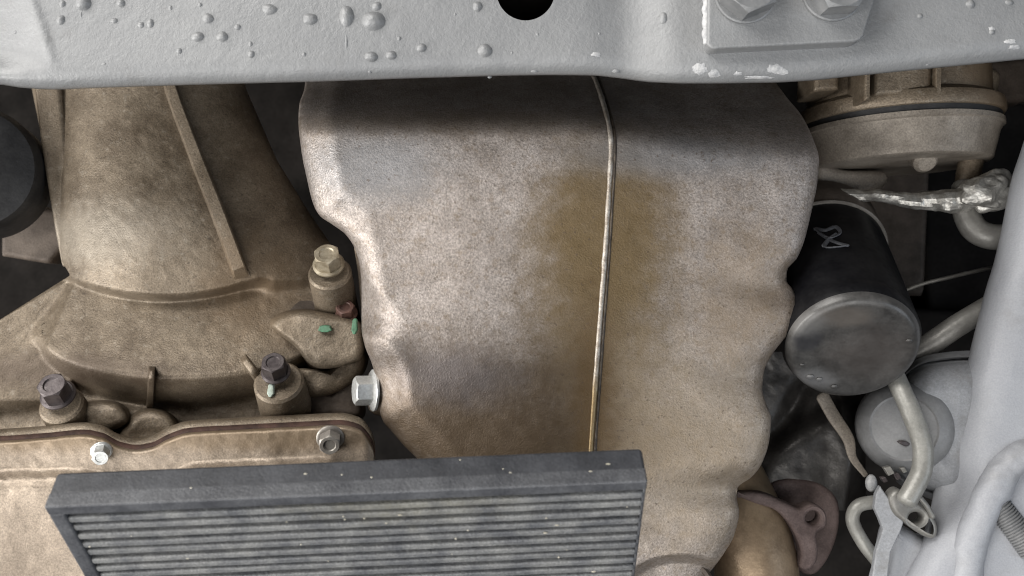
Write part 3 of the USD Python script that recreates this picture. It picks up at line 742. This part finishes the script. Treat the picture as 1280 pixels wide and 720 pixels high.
# ------------------------------------------------------------------ filter mount casting, upper right
mc = P(1122, 140, -.10); mx = np.array([.03, -1.0, .02]); mx /= np.linalg.norm(mx); mr = .070
mt = Thing('engine_mount', mc, 'brown cast round engine mount in the upper right under the crossmember', 'engine mount')
mt.part('upper_body', lathe(mc, mx, [(mr * .88, -.10), (mr * .9, -.006), (mr * 1.0, -.002), (mr * 1.015, .001), (mr * 1.015, .006), (mr * 1.0, .0075), (mr * .97, .008)], 72), 'cast_alloy', 35)
mt.part('groove_band', lathe(mc, mx, [(mr * .975, .0075), (mr * .975, .0125)], 72), 'black_rubber', 40)
mt.part('lower_bowl', lathe(mc, mx, [(mr * .97, .012), (mr * 1.0, .0122), (mr * 1.0, .0155), (mr * .975, .0165), (mr * .965, .0185), (mr * .95, .020), (mr * .905, .032), (mr * .88, .0385), (mr * .84, .040), (0, .040)], 72), 'cast_bronze', 35)
for (x0, x1, y0, y1, d) in ((1083, 1090, 40, 124, -.028), (1096, 1166, 40, 117, -.034), (1172, 1178, 40, 120, -.029), (1208, 1216, 60, 118, -.045), (1020, 1050, 80, 112, -.050)):
    mt.part('cast_rib', slab(resample([(x0, y0), (x1, y0), (x1 - 1, y1), (x0 - 2, y1 + 2)], 4), d, .04, .003), 'cast_alloy', 40)
mt.part('boss', lathe(P(1158, 203, -.062), (.05, -.6, .8), [(0, .002), (.006, .0015), (.0085, -.001), (.010, -.02)], 32), 'cast_bronze', 40)
mt.part('boss', lathe(P(1184, 165, -.058), (.25, -.3, .92), [(0, .002), (.007, .001), (.011, -.002), (.016, -.01)], 32), 'cast_bronze', 40)
mt.part('lug', slab(spline_closed([(1024, 205), (1060, 212), (1108, 214), (1104, 235), (1060, 244), (1024, 240)], 5), -.095, .03, .005), 'cast_bronze', 40)
mt.part('lug', slab(spline_closed([(1180, 90), (1290, 70), (1300, 118), (1250, 128), (1200, 122)], 5), -.085, .03, .006), 'cast_dark', 40)

# ------------------------------------------------------------------ pipes and foil, right
vp = Thing('drain_pipe', P(1215, 200, -.11), 'grey brown pipe running down from the engine mount behind the foil', 'pipe')
vp.part('pipe_run', tube([P(1234, 95, -.085), P(1222, 160, -.082), P(1212, 210, -.082), P(1206, 255, -.085)], .0085, 40, 18), 'cast_alloy', True)
hk = Thing('hooked_pipe', P(1220, 280, -.07), 'pale pipe bent into a hook below the foil wrap beside the silver rail', 'pipe')
hk.part('pipe_run', tube([P(1206, 232, -.07), P(1207, 262, -.068), P(1218, 286, -.064), P(1240, 296, -.060), P(1275, 296, -.06)], .0088, 50, 18), 'pipe_grey', True)
fo = Thing('foil_wrapped_cable', P(1170, 245, -.07), 'crumpled foil wrapped cable stretched from the filter mount to the silver rail', 'cable')
fo.part('foil_sleeve', tube([P(1020, 246, -.085), P(1088, 245, -.075), P(1130, 249, -.068), P(1170, 252, -.064), P(1205, 250, -.060), P(1238, 240, -.058)], [.004, .0046, .005, .0062, .0085, .010], 90, 12, wob=1.1, seed=4), 'foil', 14)
for (x, y, r, sd_) in ((1228, 240, .0135, 1), (1244, 228, .0105, 2), (1243, 252, .0095, 3)):
    t = trimesh.creation.icosphere(subdivisions=3, radius=r)
    n = meshkit.noise(t.vertices * 150 + sd_ * 9, sd_) - .5
    t.vertices = t.vertices * (1 + .75 * n[:, None]) * [1.25, .85, .8] + P(x, y, -.056)
    fo.part('foil_crumple', t, 'foil', 12)
wr_ = Thing('thin_wire', P(1180, 350, -.12), 'thin grey wire crossing the dark gap right of the filter', 'wire')
wr_.part('wire_run', tube([P(1110, 372, -.11), P(1150, 356, -.105), P(1190, 346, -.10), P(1250, 332, -.10)], .0014, 40, 8), 'pipe_grey', True)
tb = Thing('straight_tube', P(1180, 420, -.06), 'grey tube slanting up from behind the filter end to the rail', 'tube')
tb.part('tube_run', tube([P(1110, 462, -.075), P(1160, 432, -.065), P(1200, 405, -.06), P(1260, 370, -.06)], .0078, 40, 18), 'pipe_grey', True)

# ------------------------------------------------------------------ silver side rail
E = np.array([(1300, 60), (1290, 140), (1277, 185), (1264, 225), (1252, 285), (1243, 325), (1231, 365), (1222, 400), (1212, 440), (1203, 480), (1196, 520), (1180, 570), (1168, 610), (1160, 650), (1142, 690), (1120, 730), (1100, 800)], float)
ry_ = np.arange(60, 800, 5.0); rx_ = PchipInterpolator(E[:, 1], E[:, 0])(ry_)
tq = np.concatenate([np.linspace(0, 10, 8)[:-1], np.linspace(10, 60, 16)[:-1], np.linspace(60, 340, 30)])
TQ, RY = np.meshgrid(tq, ry_); RX = rx_[:, None] + TQ


def rail_depth(px, py, t):
    d = -0.045 + 0.030 * np.sqrt(np.clip(1 - (1 - np.clip(t / 70, 0, 1)) ** 2, 0, 1)) + .00004 * t
    d = d - .010 * np.exp(-((px - 1195) / 26) ** 2 - ((py - 610) / 40) ** 2)
    d = d + .006 * smoothstep(560, 700, py)
    return d + .003 * N(px, py, .015, 51, 3)


rd = rail_depth(RX, RY, TQ)
rail = Thing('side_rail', P(1260, 450, -.03), 'pale silver painted frame rail running down the right edge', 'frame rail')
rail.part('rail_skin', grid_solid(P(RX, RY, rd), P(RX + 2, RY, rd - .02)), 'rail_paint', 50)
lp = [P(1330, 560, -.012), P(1285, 566, -.012), P(1258, 584, -.012), P(1240, 615, -.011), P(1226, 645, -.010), P(1214, 680, -.010), P(1208, 720, -.010), P(1206, 790, -.010)]
rl = Thing('stabilizer_bar', P(1230, 640, -.02), 'thick silver painted bar curving down the lower right corner', 'stabilizer bar')
rl.part('bar', tube(lp, 20 * sc(0), 110, 26, wob=.3, seed=9), 'rail_paint', True)
st = Thing('threaded_stud', P(1270, 660, 0), 'grey threaded stud end in the lower right corner beside the bar', 'stud')
s0, s1 = P(1252, 634, -.004), P(1296, 690, .004); ax_ = s1 - s0; ln_ = np.linalg.norm(ax_)
prof = [(0, 0)]
for i in range(19):
    z = ln_ * i / 18; prof += [(.0072, z), (.0084, z + ln_ / 36)]
s0 = s0 - np.array([0, 0, .006]); st.part('thread', lathe(s0, ax_, prof, 32), 'silver_bolt', 20)

# ------------------------------------------------------------------ bushing, coolant tube, bracket
bu = Thing('suspension_bushing', P(1120, 540, -.06), 'round grey bushing behind the bent tube under the filter', 'bushing')
bc = P(1130, 535, -.034); bax = (-.42, .05, .90)
bu.part('outer_sleeve', lathe(bc, bax, [(.0200, .0005), (.0215, .0015), (.026, -.001), (.0300, -.006), (.0322, -.014), (.0325, -.05)], 64), 'sleeve_grey', 40)
bu.part('inner_face', lathe(bc, bax, [(0, .0012), (.012, .0011), (.0205, .0006)], 64), 'sleeve_grey', 40)
bu.part('arm', pillow(spline_closed([(1116, 500), (1132, 470), (1168, 452), (1240, 460), (1250, 560), (1205, 622), (1158, 612), (1124, 592), (1109, 548)], 6), -.030, .03, 44, tilt=(.16, 0)), 'sleeve_pale', True)
bu.part('slot', slab(spline_closed([(1124, 553), (1131, 551), (1138, 555), (1132, 558)], 4), -.0305, .004, .0008), 'bolt_dark', 40)
ct = Thing('bent_tube', P(1150, 560, -.02), 'bent pale tube from under the filter ending at the small bracket', 'tube')
ct.part('tube_run', tube([P(1112, 455, -.030), P(1124, 482, -.022), P(1140, 518, -.014), P(1153, 556, -.010), P(1152, 588, -.008), P(1141, 612, -.006), P(1133, 626, -.005)], 12.5 * sc(-.01), 80, 24), 'pipe_pale', True)
br = Thing('tube_bracket', P(1140, 650, -.03), 'small silver bracket with a holed clip below the bent tube', 'bracket')
a = np.linspace(0, 2 * math.pi, 24, endpoint=False)
br.part('clip_plate', slab(spline_closed([(1113, 622), (1124, 612), (1140, 622), (1158, 634), (1172, 655), (1171, 672), (1158, 672), (1134, 656), (1118, 642)], 5), -.014, .010, .003, holes=[np.stack([1146 + 9 * np.cos(a), 648 + 7 * np.sin(a)], 1)]), 'pipe_grey', 40)
br.part('strap', slab(resample([(1101, 608), (1117, 632), (1117, 641), (1128, 651), (1124, 664), (1113, 690), (1108, 735), (1090, 735), (1096, 690), (1104, 662), (1100, 650), (1094, 636), (1096, 618)], 3), -.018, .004, .0010, tilt=(.25, 0)), 'sleeve_pale', 40)
br.part('foot', slab(spline_closed([(1118, 660), (1140, 664), (1160, 676), (1182, 680), (1204, 712), (1210, 770), (1104, 770), (1108, 700)], 5), -.026, .02, .008), 'rail_paint', 50)
for (x, y, r, k) in ((1112, 589, 6, 1), (1122, 596, 5, 2), (1130, 588, 4, 3), (1106, 600, 4, 4)):
    br.part('clip_tab', slab(resample([(x - r, y - r * .6), (x + r * .3, y - r), (x + r, y + r * .4), (x - r * .2, y + r)], 1.5), -.026 - .002 * k, .004, .0006, tilt=(.3, -.2)), 'pipe_grey' if k % 2 else 'bolt_dark', 40)
br.part('clip_ridge', tube([P(1150, 622, -.012), P(1158, 632, -.012), P(1166, 646, -.013)], .0018, 20, 8), 'pipe_grey', True)
ht = Thing('looped_tube', P(1080, 670, -.05), 'pale tube bent in a loop left of the small bracket', 'tube')
ht.part('tube_run', tube([P(1125, 628, -.040), P(1090, 628, -.040), P(1071, 634, -.040), P(1066, 652, -.040), P(1080, 680, -.038), P(1100, 706, -.036), P(1125, 745, -.034)], 8.5 * sc(-.04), 70, 18), 'pipe_pale', True)
sw = Thing('sensor_lead', P(1060, 560, -.07), 'flat brown lead with a white oval tip beside the heat shield', 'lead')
sw.part('lead', tube([P(1028, 495, -.06), P(1042, 520, -.058), P(1060, 548, -.055), P(1066, 572, -.052), P(1082, 594, -.05)], [.005, .005, .0045, .003, .002], 50, 12, flat=.3), 'cast_bronze', True)
t = trimesh.creation.icosphere(subdivisions=3, radius=.0052); t.vertices = t.vertices * [.75, 1.15, .7] + P(1089, 604, -.046)
sw.part('white_tip', t, 'bare_chip', True)

# ------------------------------------------------------------------ exhaust side, lower right of the pan
gx, gy = np.meshgrid(np.arange(920, 1085, 3.0), np.arange(440, 640, 3.0))
ln2 = gy - (560 - (gx - 950) * .55)
sd2 = -.075 + .010 * np.tanh(ln2 / 14) - .006 * np.exp(-((gx - 985 + (gy - 520) * .6) / 14) ** 2) - .0009 * np.clip(gx - np.interp(gy, [440, 500, 560, 640], [1045, 1050, 1066, 1056]), 0, 50) + .004 * N(gx, gy, .03, 61, 3)
hs = Thing('heat_shield', P(1000, 540, -.08), 'dark grey creased heat shield between the oil pan and the tubes', 'heat shield')
hs.part('shield_sheet', grid_solid(P(gx, gy, sd2), P(gx, gy, sd2 - .003)), 'shield', 50)
exh = Thing('exhaust_pipe', P(950, 690, -.06), 'tan discoloured exhaust pipe at the bottom with a rusty pink flange', 'exhaust pipe')
exh.part('pipe_run', tube([P(905, 600, -.075), P(928, 650, -.060), P(944, 705, -.052), P(948, 790, -.050)], 52 * sc(-.05), 60, 48), 'exhaust_tan', True)
exh.part('flange', slab(spline_closed([(918, 618), (950, 616), (985, 630), (1000, 636), (1016, 630), (1032, 640), (1034, 658), (1022, 668), (1024, 690), (1020, 706), (1008, 714), (1000, 708), (1002, 690), (992, 664), (972, 640), (945, 630)], 5), -.034, .012, .003, holes=[np.stack([1017 + 9 * np.cos(a), 648 + 9 * np.sin(a)], 1)]), 'rust_pink', 40)
exh.part('flange_back', slab(spline_closed([(960, 612), (1010, 600), (1046, 622), (1050, 660), (1036, 700), (1015, 720), (990, 700)], 5), -.062, .012, .004), 'rust_pink', 40)
